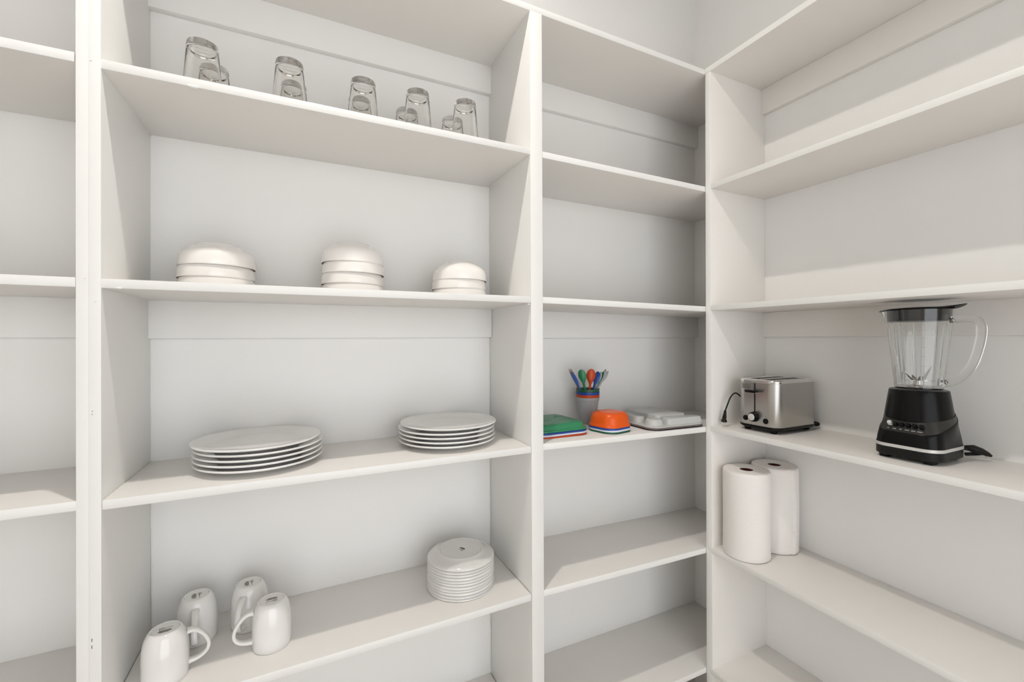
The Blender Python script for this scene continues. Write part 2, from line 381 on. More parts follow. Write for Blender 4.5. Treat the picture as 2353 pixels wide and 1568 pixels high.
# ------------------------------------------------------------------ backstamp marks (dark print under the crockery)
def stamp(bm, s=1.0, z=0.0, kind=0):
    """flat dark print: a boxed script mark beside dense lines of small print"""
    rnd = random.Random(5)
    def bar(x0, x1, y0, y1): box(bm, x0*s, x1*s, y0*s, y1*s, z, z+0.00015)
    # lines of small print
    for j in range(5):
        y = -0.0016-j*0.0011; hw = (0.0058, 0.0066, 0.0070, 0.0060, 0.0040)[j]
        x = -hw
        while x < hw:
            w = 0.0004+rnd.random()*0.0007; bar(x, min(x+w, hw), y, y+0.00075); x += w+0.00028
    # bracketed logo with a script line
    bar(-0.0062, -0.0057, 0.0008, 0.0050); bar(-0.0062, -0.0012, 0.0046, 0.0050); bar(-0.0062, -0.0020, 0.0008, 0.0012); bar(-0.0016, -0.0012, 0.0030, 0.0050)
    pts = [(-0.0050+0.00055*i)*s for i in range(24)]
    P = [Vector((x, (0.0026+0.0011*math.sin(i*1.9)*(1.0 if i < 11 else 0.25)+0.0006*(i/24))*s, z+0.0001)) for i, x in enumerate(pts)]
    tube(bm, P, 0.00022*s, 5, flat=0.5)

# ------------------------------------------------------------------ salad plates (upside-down stack)
def make_salad():
    out = [(0.0, 0.0185), (0.0595, 0.0187), (0.0610, 0.0205), (0.0632, 0.0212), (0.0655, 0.0206), (0.0672, 0.0180), (0.0760, 0.0145), (0.0870, 0.0105),
           (0.0930, 0.0076), (0.0962, 0.0050), (0.0974, 0.0028), (0.0974, 0.0010), (0.0962, 0.0)]
    inn = [(0.0945, 0.0006), (0.0890, 0.0036), (0.0800, 0.0072), (0.0700, 0.0108), (0.0600, 0.0120), (0.0, 0.0122)]
    bm = bmesh.new(); lathe(bm, out+inn, 80)
    return obj('salad_plate', bm, M_CERP, None, 45)
s0 = make_salad()
ordn = ['bottom', 'second', 'third', 'fourth', 'fifth', 'sixth', 'seventh', 'eighth', 'ninth', 'tenth', 'top']
zc = zshelf(1, 4, -0.845)+0.0004; rnd = random.Random(3)
pit = [0.0080, 0.0090, 0.0082, 0.0078, 0.0088, 0.0080, 0.0078, 0.0086, 0.0082, 0.0090]
for k in range(11):
    o = s0 if k == 0 else copy_tree(s0)
    o.location = (-0.8448+rnd.uniform(-0.0008, 0.0008), 0.1455+rnd.uniform(-0.0008, 0.0008), zc)
    lab = 'white salad plate upside down, %s of the tall stack%s' % ('topmost' if k == 10 else ('lowest' if k == 0 else ordn[k]+' from the bottom'), ', with a dark backstamp' if k == 10 else '')
    tag(o, lab, 'plate', 'white salad plates in one upside-down stack')
    if k == 10:
        bm = bmesh.new(); stamp(bm, 1.45, 0.0); st = obj('backstamp', bm, M_INK, o, 0, loc=(0.0, -0.004, 0.0186)); st.rotation_euler = (0, 0, math.radians(118))
    else: zc += pit[k]

# ------------------------------------------------------------------ mugs (upside down)
def make_mug():
    t = empty('mug', (0, 0, 0))
    H = 0.106
    out = [(0.0, H-0.0025), (0.0242, H-0.0025), (0.0252, H-0.0008), (0.0262, H), (0.0274, H-0.0003), (0.0298, H-0.0024), (0.0335, H-0.0080), (0.0366, H-0.0155),
           (0.0392, H-0.0260), (0.0408, H-0.0385), (0.0417, H-0.055), (0.0417, 0.030), (0.0412, 0.010), (0.0406, 0.0010), (0.0396, 0.0)]
    inn = [(0.0382, 0.0010), (0.0380, 0.010), (0.0384, 0.040), (0.0378, 0.070), (0.0340, 0.092), (0.0250, 0.098), (0.0, 0.0985)]
    bm = bmesh.new(); lathe(bm, out+inn, 64); obj('body', bm, M_CER, t, 45)
    # D-shaped handle in the local +x direction, a flattened bar
    P = spline([(0.0375, 0, 0.0850), (0.0480, 0, 0.0845), (0.0595, 0, 0.0775), (0.0700, 0, 0.0640), (0.0765, 0, 0.0475), (0.0745, 0, 0.0330), (0.0650, 0, 0.0235), (0.0530, 0, 0.0195), (0.0405, 0, 0.0190)], 5)
    bm = bmesh.new()
    rings = []
    for i, p in enumerate(P):
        tt = (P[min(i+1, len(P)-1)] - P[max(i-1, 0)]).normalized(); nn = Vector((0, 1, 0)).cross(tt)
        e = abs(i/(len(P)-1)*2-1); hw = 0.0064+0.0024*e**3; ht = 0.0040+0.0018*e**3
        ring = []
        for q in range(12):
            a = 2*math.pi*q/12; ca, sa = math.cos(a), math.sin(a)
            ring.append(p + Vector((0, 1, 0))*hw*math.copysign(abs(ca)**0.7, ca) + nn*ht*math.copysign(abs(sa)**0.7, sa))
        rings.append(ring)
    loft(bm, rings); obj('handle', bm, M_CER, t, 60)
    bm = bmesh.new(); stamp(bm, 1.75, 0.0); obj('backstamp', bm, M_INK, t, 0, loc=(0, 0, H-0.00245))
    return t
m0 = make_mug()
MG = [(-1.5310, 0.0870, 12, 6, 'white mug upside down, front-left of the group, its handle pointing right'),
      (-1.4965, 0.2080, -84, -82, 'white mug upside down behind the front-left mug, handle towards the room'),
      (-1.3870, 0.2130, -104, -84, 'white mug upside down at the back, overlapped by the right-hand mug'),
      (-1.3310, 0.1045, 184, 186, 'white mug upside down, its handle pointing left, nearest the salad plates')]
for i, (x, y, a, sa, lab) in enumerate(MG):
    o = m0 if i == 0 else copy_tree(m0)
    o.location = (x, y, zshelf(1, 4, x)+0.0004); o.rotation_euler = (0, 0, math.radians(a))
    for ch in o.children:
        if ch.name.startswith('backstamp'): ch.rotation_euler = (0, 0, math.radians(sa-a))
    tag(o, lab, 'mug', 'white mugs upside down')

# ------------------------------------------------------------------ children's tableware in the corner bay
Z3 = lambda x: zshelf(2, 3, x)
def sq_shell(prof_out, prof_in):
    bm = bmesh.new(); rr_loft(bm, prof_out + prof_in, 8, cap0=True, cap1=True); return bm
def kid_plate(m):
    # upside down: rim at z=0, flat raised back with a curved divider step
    W = 0.190
    out = [(0.0225, 0.060, 0.060, 0.02), (0.0225, 0.145, 0.145, 0.026), (0.0218, 0.158, 0.158, 0.028), (0.0190, 0.167, 0.167, 0.030), (0.0145, 0.172, 0.172, 0.031), (0.0060, 0.1785, 0.1785, 0.033), (0.0048, W-0.002, W-0.002, 0.034), (0.0030, W, W, 0.034), (0.0006, W, W, 0.034), (0.0, W-0.0015, W-0.0015, 0.034)]
    inn = [(0.0008, W-0.006, W-0.006, 0.033), (0.0030, 0.1755, 0.1755, 0.032), (0.0130, 0.169, 0.169, 0.030), (0.0195, 0.155, 0.155, 0.025), (0.0200, 0.06, 0.06, 0.02)]
    return obj('childs_plate', sq_shell(out, inn), m, None, 50)
cols = [('dark_orange', 'orange-red'), ('white', 'white'), ('blue', 'blue'), ('green', 'green')]
px, py = -0.5420, 0.1465
for k, (c, cn) in enumerate(cols):
    o = kid_plate(MP[c]); o.location = (px, py, Z3(px)+0.0004+k*0.0058); o.rotation_euler = (0, 0, 0.0244)
    if k == 3:                                              # curved divider step on the green plate's underside
        bm = bmesh.new()
        P = [(-0.074, 0.074), (-0.074, -0.010), (-0.050, -0.024), (-0.020, -0.026), (0.004, -0.012), (0.022, 0.012), (0.048, 0.024), (0.074, 0.026), (0.074, 0.074)]
        Q = [Vector((x, y, 0)) for x, y in P]; S = Q[:2] + spline(Q[1:8], 5)[1:] + Q[8:]
        loft(bm, [[(v.x, v.y, 0.0215) for v in S], [(v.x*0.96, v.y*0.96, 0.0227) for v in S], [(v.x*0.90, v.y*0.90+0.001, 0.0231) for v in S]], cap0=False)
        obj('raised_section', bm, MP[c], o, 50)
    tag(o, 'square %s children\'s plate, %s of the plate stack by the middle upright' % (cn, ['lowest', 'second from bottom', 'third from bottom', 'topmost'][k]), 'plate', "children's plates stacked upside down")
def kid_bowl(m):
    W = 0.117
    out = [(0.0458, 0.030, 0.030, 0.012), (0.0462, 0.068, 0.068, 0.026), (0.0452, 0.082, 0.082, 0.029), (0.0425, 0.092, 0.092, 0.032), (0.0375, 0.1005, 0.1005, 0.035), (0.0290, 0.1065, 0.1065, 0.036), (0.0150, 0.1105, 0.1105, 0.037), (0.0075, 0.1125, 0.1125, 0.037), (0.0055, W-0.002, W-0.002, 0.038), (0.0040, W, W, 0.038), (0.0006, W, W, 0.038), (0.0, W-0.0015, W-0.0015, 0.038)]
    inn = [(0.0008, W-0.006, W-0.006, 0.036), (0.0060, 0.1075, 0.1075, 0.036), (0.0250, 0.103, 0.103, 0.034), (0.0350, 0.094, 0.094, 0.032), (0.0415, 0.080, 0.080, 0.028), (0.0430, 0.03, 0.03, 0.012)]
    return obj('childs_bowl', sq_shell(out, inn), m, None, 50)
bx, by = -0.3480, 0.0850
for k, (c, cn) in enumerate([('dark_green', 'green'), ('white', 'white'), ('blue', 'blue'), ('orange', 'orange')]):
    o = kid_bowl(MP[c]); o.location = (bx+[0, 0.0006, -0.0006, 0][k], by, Z3(bx)+0.0004+k*0.0060); o.rotation_euler = (0, 0, 0.2149)
    tag(o, 'rounded-square %s children\'s bowl, %s of the bowl stack in front of the cups' % (cn, ['lowest', 'second from bottom', 'third from bottom', 'topmost'][k]), 'bowl', "children's bowls stacked upside down")
# nested cups
def kid_cup(m):
    H = 0.095
    out = [(0.0, 0.0015), (0.0285, 0.001), (0.0295, 0.0), (0.0302, 0.002), (0.0320, 0.025), (0.0358, 0.060), (0.0390, 0.082), (0.0396, 0.0835), (0.0404, 0.084), (0.0424, H-0.001), (0.0424, H), (0.0412, H)]
    inn = [(0.0402, 0.086), (0.0385, 0.080), (0.0346, 0.058), (0.0306, 0.024), (0.0288, 0.005), (0.0, 0.004)]
    bm = bmesh.new(); lathe(bm, out+inn, 48); return obj('childs_cup', bm, m, None, 45)
cx_, cy_ = -0.3400, 0.2180
for k, (c, cn, lab) in enumerate([('silver', 'grey', 'outermost of the nested cups'), ('dark_orange', 'orange-red', 'nested just inside the grey cup'), ('blue', 'blue', 'nested between the orange-red and green cups'), ('dark_green', 'green', 'innermost and highest of the nested cups, holding the utensils')]):
    o = kid_cup(MP[c]); o.location = (cx_, cy_, Z3(cx_)+0.0004+k*0.0098)
    tag(o, '%s children\'s cup, %s' % (cn, lab), 'cup', "children's cups nested in one stack")
# utensils standing in the cups
def utensil(kind, m, base, tip, nrm, hw, hl, name, label, sub):
    base, tip, nrm = Vector(base), Vector(tip), Vector(nrm)
    a = (tip-base).normalized(); L = (tip-base).length
    w = a.cross(nrm).normalized(); n = w.cross(a).normalized()
    bm = bmesh.new(); rings = []
    N = 40
    ss = [ (L-hl)*i/14 for i in range(14)] + [L-hl*(0.5+0.5*math.cos(math.pi*i/26)) for i in range(27)]
    for s in ss:
        d = L-s                                             # d: distance from the tip
        if d > hl:
            ww, tt, bb = 0.0044, 0.0022, 0.0
        else:
            q = d/hl
            if kind == 'spoon':
                ww = hw*math.sqrt(max(0.0, 1-((q-0.45)/0.45)**2)) if q < 0.45 else 0.0044+(hw-0.0044)*(0.5+0.5*math.cos(math.pi*(q-0.45)/0.55))
                ww = max(ww, 0.0006)
            else: ww = max(hw*(1.0 if q < 0.5 else 1-(q-0.5)/0.5)+0.0044*(0 if q < 0.5 else (q-0.5)/0.5), 0.004)
            tt = 0.0014+0.0008*q
            bb = 0.0080*math.sin(math.pi*q) if kind == 'spoon' else 0.004*math.sin(math.pi*q)
        c = base + a*s
        ring = []
        for k in range(14):
            t2 = 2*math.pi*k/14; u_ = math.cos(t2)
            cup = bb*(1-u_*u_)                               # the bowl bulges along +n
            ring.append(c + w*ww*u_ + n*(tt*math.sin(t2) + cup - bb*0.3))
        rings.append(ring)
    loft(bm, rings)
    o = obj(name, bm, m, None, 60)
    if kind == 'fork':
        for side in (-0.66, 0.0, 0.66):
            bm = bmesh.new(); c0 = base+a*(L-0.004)+w*hw*side; c1 = base+a*(L+0.012)+w*hw*side*0.96
            tube(bm, [c0, c0.lerp(c1, 0.6), c1], [hw*0.24, hw*0.20, hw*0.10], 8, flat=0.5, upv=n)
            obj('prong', bm, m, o, 60)
    tag(o, label, 'fork' if kind == 'fork' else 'spoon', 'children\'s utensils standing in the nested cups')
    return o
ub_z = Z3(cx_)+0.040
def H_(x, y, h): return (x, y, Z3(cx_)+h)
VD = Vector((-0.92, -1.30, 0.25)).normalized()             # towards the room
def uu(kind, c, bx_, by_, tx, ty, th, nrm, hw, hl, lab):
    nm = 'childs_fork' if kind == 'fork' else 'childs_spoon'
    return utensil(kind, MP[c], H_(bx_, by_, 0.046), H_(tx, ty, th), nrm, hw, hl, nm, lab, None)
uu('fork', 'brown', -0.334, 0.228, -0.402, 0.230, 0.186, (-0.93, -0.12, 0.35), 0.0100, 0.046, 'brown children\'s fork, leaning left behind the blue fork')
uu('fork', 'mid_blue', -0.330, 0.212, -0.409, 0.208, 0.176, (-0.93, -0.16, 0.35), 0.0105, 0.046, 'blue children\'s fork, leftmost utensil in the cups')
uu('spoon', 'green', -0.336, 0.214, -0.3790, 0.204, 0.1955, (-0.90, -0.75, 0.2), 0.0150, 0.056, 'green children\'s spoon standing upright left of the orange spoon')
uu('spoon', 'dark_orange', -0.342, 0.214, -0.3360, 0.200, 0.1965, (-0.42, -0.9, 0.1), 0.0168, 0.058, 'orange-red children\'s spoon in the middle of the utensils')
uu('spoon', 'blue', -0.345, 0.214, -0.3010, 0.208, 0.1860, (-0.92, -0.30, 0.3), 0.0145, 0.054, 'dark blue children\'s spoon just right of the orange-red spoon')
uu('spoon', 'mint', -0.344, 0.222, -0.2900, 0.204, 0.1850, (-0.90, 0.15, 0.4), 0.0135, 0.054, 'pale mint children\'s spoon against the dark blue spoon')
uu('spoon', 'dark_green', -0.346, 0.229, -0.2800, 0.206, 0.1840, (-0.88, 0.25, 0.4), 0.0135, 0.054, 'dark green children\'s spoon behind the pale mint spoon')
uu('spoon', 'silver', -0.343, 0.218, -0.2680, 0.206, 0.1930, (-0.90, 0.10, 0.45), 0.0130, 0.054, 'grey children\'s spoon leaning right, second from the right')
uu('spoon', 'grey', -0.346, 0.226, -0.2570, 0.206, 0.1860, (-0.88, 0.25, 0.5), 0.0130, 0.054, 'light grey children\'s spoon, rightmost utensil in the cups')
# divided trays, upside down
tx0, ty0 = -0.1050, 0.1270
def tray(m, rim_only=False):
    W, L = 0.250, 0.236
    t = empty('divided_tray', (0, 0, 0))
    bm = bmesh.new()
    out = [(0.0058, 0.20, 0.19, 0.02), (0.0060, W-0.020, L-0.020, 0.030), (0.0042, W-0.006, L-0.006, 0.036), (0.0034, W-0.001, L-0.001, 0.038), (0.0026, W, L, 0.038), (0.0006, W, L, 0.038), (0.0, W-0.001, L-0.001, 0.038)]
    inn = [(0.0006, W-0.006, L-0.006, 0.036), (0.0030, W-0.024, L-0.024, 0.03), (0.0032, 0.2, 0.19, 0.02)]
    rr_loft(bm, out+inn, 8); obj('rim', bm, m, t, 50)
    if not rim_only:
        for x0, x1, y0, y1, h, r, sl in ((-0.054, 0.083, -0.062, 0.108, 0.0310, 0.014, 0.008), (-0.1160, -0.0830, -0.040, 0.092, 0.0250, 0.013, 0.009),
                                     (-0.0430, 0.1100, -0.1065, -0.0700, 0.0255, 0.008, 0.010), (-0.1120, -0.0580, -0.1040, -0.0560, 0.0245, 0.022, 0.010)):
            bm = bmesh.new(); cx, cy = (x0+x1)/2, (y0+y1)/2; w, l = x1-x0, y1-y0
            rr_loft(bm, [(0.0050, w+sl, l+sl, r+sl*0.5), (0.0070, w+sl*0.8, l+sl*0.8, r+sl*0.4), (h-0.0018, w-0.001, l-0.001, r), (h-0.0006, w-0.0028, l-0.0028, r-0.001), (h, w-0.006, l-0.006, r-0.002)], 8, cx, cy, cap0=False)
            obj('compartment', bm, m, t, 45)
    return t
for k, (c, cn, ro) in enumerate([('navy', 'dark navy', True), ('taupe', 'taupe', True), ('grey', 'light grey', False)]):
    o = tray(MP[c], ro); o.location = (tx0, ty0, Z3(tx0+0.06)+0.0008+k*0.0048 + 0.0); o.rotation_euler = (0, 0.010, -0.010)
    tag(o, '%s divided children\'s tray, %s of the tray stack in the corner bay' % (cn, ['lowest', 'middle one', 'topmost, upside down'][k]), 'tray', "children's divided trays stacked upside down")

# ------------------------------------------------------------------ toaster
zt = zright(3, -0.15)
ts = empty('toaster', (0.160, -0.1495, zt+0.0003))
tag(ts, 'brushed steel two-slice toaster standing in the corner of the right-hand shelving', 'toaster')
TW, TL, TR = 0.2110, 0.140, 0.032
bm = bmesh.new()
rr_loft(bm, [(0.0200, TW, TL, TR), (0.0215, TW+0.001, TL+0.001, TR), (0.1590, TW, TL, TR)], 12, cap0=True, cap1=False)
obj('body', bm, M_STEEL, ts, 40)
bm = bmesh.new()
rr_loft(bm, [(0.1590, TW+0.0004, TL+0.0004, TR), (0.1615, TW+0.0020, TL+0.0020, TR), (0.1655, TW+0.0010, TL+0.0010, TR), (0.1685, TW-0.004, TL-0.004, TR-0.002), (0.1700, TW-0.012, TL-0.012, TR-0.005), (0.1685, TW-0.020, TL-0.020, TR-0.008), (0.1670, TW-0.026, TL-0.026, TR-0.010)], 12, cap0=False, cap1=True)
tp = obj('top_rim', bm, M_CHROME, ts, 50)
for sy in (-0.026, 0.026):
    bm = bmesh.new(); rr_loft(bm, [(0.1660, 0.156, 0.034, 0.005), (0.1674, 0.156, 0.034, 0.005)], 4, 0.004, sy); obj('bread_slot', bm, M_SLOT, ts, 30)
    bm = bmesh.new()
    for q in (-0.0165, 0.0165): tube(bm, [(-0.071, sy+q, 0.1680), (0.079, sy+q, 0.1680)], 0.0012, 6)
    obj('slot_guard', bm, M_CHROME, ts, 60)
bm = bmesh.new(); rr_loft(bm, [(0.0085, TW-0.024, TL-0.024, TR-0.010), (0.0105, TW-0.004, TL-0.004, TR), (0.0150, TW+0.003, TL+0.003, TR), (0.0200, TW+0.003, TL+0.003, TR)], 12); obj('base', bm, M_BLACK, ts, 40)
for fx, fy in ((-0.082, 0.045), (-0.082, -0.045), (0.082, 0.045), (0.082, -0.045)):
    bm = bmesh.new(); rr_loft(bm, [(0.0, 0.016, 0.014, 0.003), (0.0095, 0.019, 0.017, 0.003)], 4, fx, fy); obj('foot', bm, M_BLACKM, ts, 40)
XF = -TW/2                                                 # control face
YM = 0.004
bm = bmesh.new(); rr_loft(bm, [(0, 0.0034, 0.094, 0.0016), (0.0012, 0.0034, 0.094, 0.0016)], 4)
bmesh.ops.rotate(bm, verts=bm.verts[:], cent=(0, 0, 0), matrix=Matrix(((0, 0, -1), (1, 0, 0), (0, 1, 0))))
bmesh.ops.translate(bm, verts=bm.verts[:], vec=(XF-0.0002, YM, 0.109))
obj('lever_slot', bm, M_SLOT, ts, 30)
bm = bmesh.new(); rings = []
for dx, w, h in ((0.0, 0.006, 0.004), (-0.006, 0.008, 0.005), (-0.010, 0.036, 0.0070), (-0.014, 0.046, 0.0095), (-0.021, 0.044, 0.0090), (-0.023, 0.038, 0.0065)):
    rings.append([(XF+dx, YM+y, 0.1300+z) for y, z in rr_pts(w, h, min(w, h)*0.45, 4)])
loft(bm, rings); lv = obj('lever', bm, M_BLACK, ts, 40)
bm = bmesh.new(); loft(bm, [[(XF-0.0145, YM+y, 0.1275+z) for y, z in rr_pts(0.0465, 0.0035, 0.0015, 3)], [(XF-0.0225, YM+y, 0.1275+z) for y, z in rr_pts(0.0425, 0.0035, 0.0015, 3)]]); obj('chrome_strip', bm, M_CHROME, lv, 40)
def disc_x(bm, prof, y, z, n=40):
    """lathe whose axis is -x, prof: (r, depth)"""
    rings = []
    for r, d in prof:
        rings.append([(XF-d, y+r*math.cos(2*math.pi*k/n), z+r*math.sin(2*math.pi*k/n)) for k in range(n)])
    loft(bm, rings)
bm = bmesh.new(); disc_x(bm, [(0.0165, -0.001), (0.0165, 0.002), (0.0150, 0.004), (0.0145, 0.014), (0.0135, 0.0160)], YM+0.001, 0.0475); kb = obj('knob', bm, M_BLACK, ts, 40)
bm = bmesh.new(); disc_x(bm, [(0.0112, 0.0150), (0.0112, 0.0172), (0.0100, 0.0180)], YM+0.001, 0.0475); cp = obj('knob_cap', bm, M_SILVER, kb, 40); cp['label'] = 'silver knob cap'
for y, z in ((YM+0.032, 0.0400), (YM-0.037, 0.0385)):
    bm = bmesh.new(); disc_x(bm, [(0.0088, -0.001), (0.0088, 0.0010), (0.0078, 0.0010), (0.0074, 0.0035), (0.0066, 0.0042)], y, z, 28); obj('button', bm, M_BLACK, ts, 40)
# printed dial ticks and logo on the control face
MXF = Matrix.Translation((XF-0.0004, 0, 0)) @ Matrix(((0, 0, -1, 0), (-1, 0, 0, 0), (0, 1, 0, 0), (0, 0, 0, 1)))
bm = bmesh.new()
for k in range(7):
    a = math.radians(20+k*23.3); box(bm, XF-0.0004, XF+0.0004, YM+0.001+0.0205*math.cos(a)-0.0007, YM+0.001+0.0205*math.cos(a)+0.0007, 0.0475+0.0205*math.sin(a)-0.0009, 0.0475+0.0205*math.sin(a)+0.0009)
for y in (YM+0.032, YM-0.037): box(bm, XF-0.0004, XF+0.0004, y-0.0015, y+0.0015, 0.0528, 0.0545)
obj('dial_marks', bm, M_INKG, ts, 0)
lx, lz = 0.0345, 0.1440
bm = bmesh.new()
for y0, y1, z0, z1 in ((-0.0150, 0.0150, 0.0078, 0.0084), (-0.0150, 0.0150, -0.0084, -0.0078), (-0.0150, -0.0144, -0.0084, 0.0084), (0.0144, 0.0150, -0.0084, 0.0084)):
    box(bm, XF-0.0004, XF+0.0004, lx+y0, lx+y1, lz+z0, lz+z1)
lg = obj('logo_frame', bm, M_INKG, ts, 0)
for s_, dz, sz in (('BLACK+', 0.0036, 0.0078), ('DECKER', -0.0038, 0.0078)):
    text_obj('logo_text', s_, sz, M_INKG, ts, Matrix.Translation((0, lx, lz+dz)) @ MXF, 0.0002, 0.92)
# cord: out of the back left, over the side and down to the plug lying against the end panel
bm = bmesh.new()
P = spline([(0.060, 0.055, 0.030), (-0.010, 0.0810, 0.060), (-0.075, 0.0850, 0.108), (-0.093, 0.0880, 0.113), (-0.105, 0.0930, 0.100), (-0.113, 0.0985, 0.075), (-0.120, 0.1020, 0.054)], 8)
tube(bm, P, 0.0031, 10, flat=0.75); cord = obj('power_cord', bm, M_BLACKM, ts, 60)
bm = bmesh.new()
tube(bm, [(-0.120, 0.1020, 0.055), (-0.1215, 0.1022, 0.044), (-0.123, 0.1024, 0.036), (-0.124, 0.1026, 0.030), (-0.1245, 0.1028, 0.0280), (-0.1255, 0.1030, 0.018), (-0.1258, 0.1030, 0.0145)], [0.0048, 0.0062, 0.0078, 0.0090, 0.0075, 0.0135, 0.0090], 12, flat=0.70, upv=(0.8, -0.3, 0))
plug = obj('plug', bm, M_BLACKM, cord, 40)
for q in (-0.004, 0.004):
    bm = bmesh.new(); box(bm, -0.1262, -0.1250, 0.1030+q-0.0020, 0.1030+q+0.0020, 0.0006, 0.0160, 0.0003); obj('prong', bm, M_CHROME, plug, 30)
bm = bmesh.new(); tube(bm, spline([(0.098, -0.058, 0.024), (0.112, -0.0655, 0.020), (0.117, -0.0640, 0.0140), (0.110, -0.0560, 0.0120)], 6), 0.0036, 8); obj('cord_wrap', bm, M_BLACKM, ts, 60)

# ------------------------------------------------------------------ blender
zb_ = zright(3, -0.53)
bl = empty('blender', (0.135, -0.5300, zb_+0.0003))
tag(bl, 'black blender with a clear jar and silver band on the right-hand shelving', 'blender')
BW, BL, BR = 0.1560, 0.1340, 0.035
def zA(x):                                                  # height of the skirt's upper edge, rising to the back
    k = (x+BW/2)/BW; return 0.0695 + 0.053*k**1.15
bm = bmesh.new()
base_r = [[(x, y, z) for x, y in rr_pts(w, l, BR, 10)] for z, w, l in ((0.0085, BW-0.004, BL-0.004), (0.0105, BW, BL), (0.0300, BW, BL))]
loft(bm, base_r, True, True); obj('foot_ring', bm, M_BLACKM, bl, 40)
for fx, fy in ((-0.050, 0.045), (-0.050, -0.042), (0.052, 0.045), (0.052, -0.042)):
    bm = bmesh.new(); rr_loft(bm, [(0.0, 0.026, 0.020, 0.005), (0.0095, 0.030, 0.024, 0.006)], 4, fx, fy); obj('foot', bm, M_BLACKM, bl, 40)
bm = bmesh.new(); loft(bm, [[(x, y, z) for x, y in rr_pts(BW+d, BL+d, BR, 10)] for z, d in ((0.0300, 0.0), (0.0305, 0.0016), (0.0375, 0.0016), (0.0380, 0.0))], True, True)
sb = obj('trim_band', bm, M_SILVER, bl, 40); sb['label'] = 'silver trim band'
bm = bmesh.new()
pt0 = rr_pts(BW, BL, BR, 10); pt = []
for i, q in enumerate(pt0):                                 # extra points along the straight sides
    q2 = pt0[(i+1) % len(pt0)]; m = max(1, int(math.hypot(q2[0]-q[0], q2[1]-q[1])/0.005))
    pt += [(q[0]+(q2[0]-q[0])*j/m, q[1]+(q2[1]-q[1])*j/m) for j in range(m)]
r1 = [(x, y, 0.0380) for x, y in pt]
def skirt(x, y, z, f=1.0):                                   # the housing turns from rounded square to round as it rises
    k = min(1.0, max(0.0, (z-0.038)/0.080)); a = math.atan2(y, x); k = k*k*(3-2*k)
    ex, ey = 0.0712*math.cos(a), 0.0700*math.sin(a)
    return ((x*0.985*(1-k)+ex*k)*f, (y*0.985*(1-k)+ey*k)*f, z)
rg = [r1]
for j in range(1, 7): rg.append([skirt(x, y, 0.038+(zA(x)-0.0015-0.038)*j/6) for x, y in pt])
rg.append([skirt(x, y, zA(x), 0.99) for x, y in pt])
loft(bm, rg, True, False); obj('housing', bm, M_BLACK, bl, 50)
# sloped control panel between the housing's upper edge and the motor cone
bm = bmesh.new(); r3 = []; r2c = []
for x, y in pt:
    a = math.atan2(y, x)
    ex, ey = 0.0660*math.cos(a), 0.0660*math.sin(a)
    k = (ex+0.0660)/0.132
    r3.append((ex, ey, max(0.0955+0.030*k, zA(x)+0.001))); r2c.append(skirt(x, y, zA(x)-0.0008, 0.982))
loft(bm, [[skirt(x, y, zA(x), 0.99) for x, y in pt], r2c, r3], False, False); obj('control_panel', bm, M_PANEL, bl, 50)
bm = bmesh.new(); lathe(bm, [(0.0560, 0.060), (0.0580, 0.084), (0.0660, 0.0935), (0.0662, 0.100), (0.0652, 0.112), (0.0600, 0.150), (0.0572, 0.1690), (0.0562, 0.1712), (0.0540, 0.1720), (0.0500, 0.1715), (0.0, 0.1712)], 64)
obj('motor_housing', bm, M_BLACK, bl, 40)
# buttons along the front (facing -x), standing on the sloped panel
for k in range(6):
    y = 0.0290-k*0.0125
    bm = bmesh.new(); zc_ = 0.0850+0.0*k; xs = -0.0715 + (0.0022 if k in (0, 5) else 0.0)
    rr_loft(bm, [(-0.004, 0.0085, 0.0088, 0.0018), (0.0050 if k == 0 else 0.0035, 0.0082, 0.0085, 0.0018), (0.0066 if k == 0 else 0.0048, 0.0070, 0.0073, 0.0016)], 4)
    bmesh.ops.rotate(bm, verts=bm.verts[:], cent=(0, 0, 0), matrix=Matrix.Rotation(math.radians(-50), 3, 'Y'))
    bmesh.ops.translate(bm, verts=bm.verts[:], vec=(xs, y, zc_+0.003))
    bo = obj('button', bm, M_BTN if k == 0 else M_BLACK, bl, 40)
    if k == 0: bo['label'] = 'light grey button'
MPN = Matrix(((0, math.sin(math.radians(62)), -math.cos(math.radians(28)), 0), (-1, 0, 0, 0), (0, math.cos(math.radians(28)), 0.47, 0), (0, 0, 0, 1)))
tilt = math.radians(55)
nx, nz = -math.sin(tilt), math.cos(tilt)                    # panel normal
MPN = Matrix(((0, math.cos(tilt), nx, 0), (-1, 0, 0, 0), (0, math.sin(tilt), nz, 0), (0, 0, 0, 1)))
for k, s_ in enumerate(('OFF', 'PULSE', 'MIX', 'GRATE', 'BLEND', 'LIQUEFY')):
    text_obj('button_text', s_, 0.0030, M_INKW, bl, Matrix.Translation((-0.0755, 0.0300-k*0.0125, 0.0765)) @ MPN, 0.00015, 0.9)
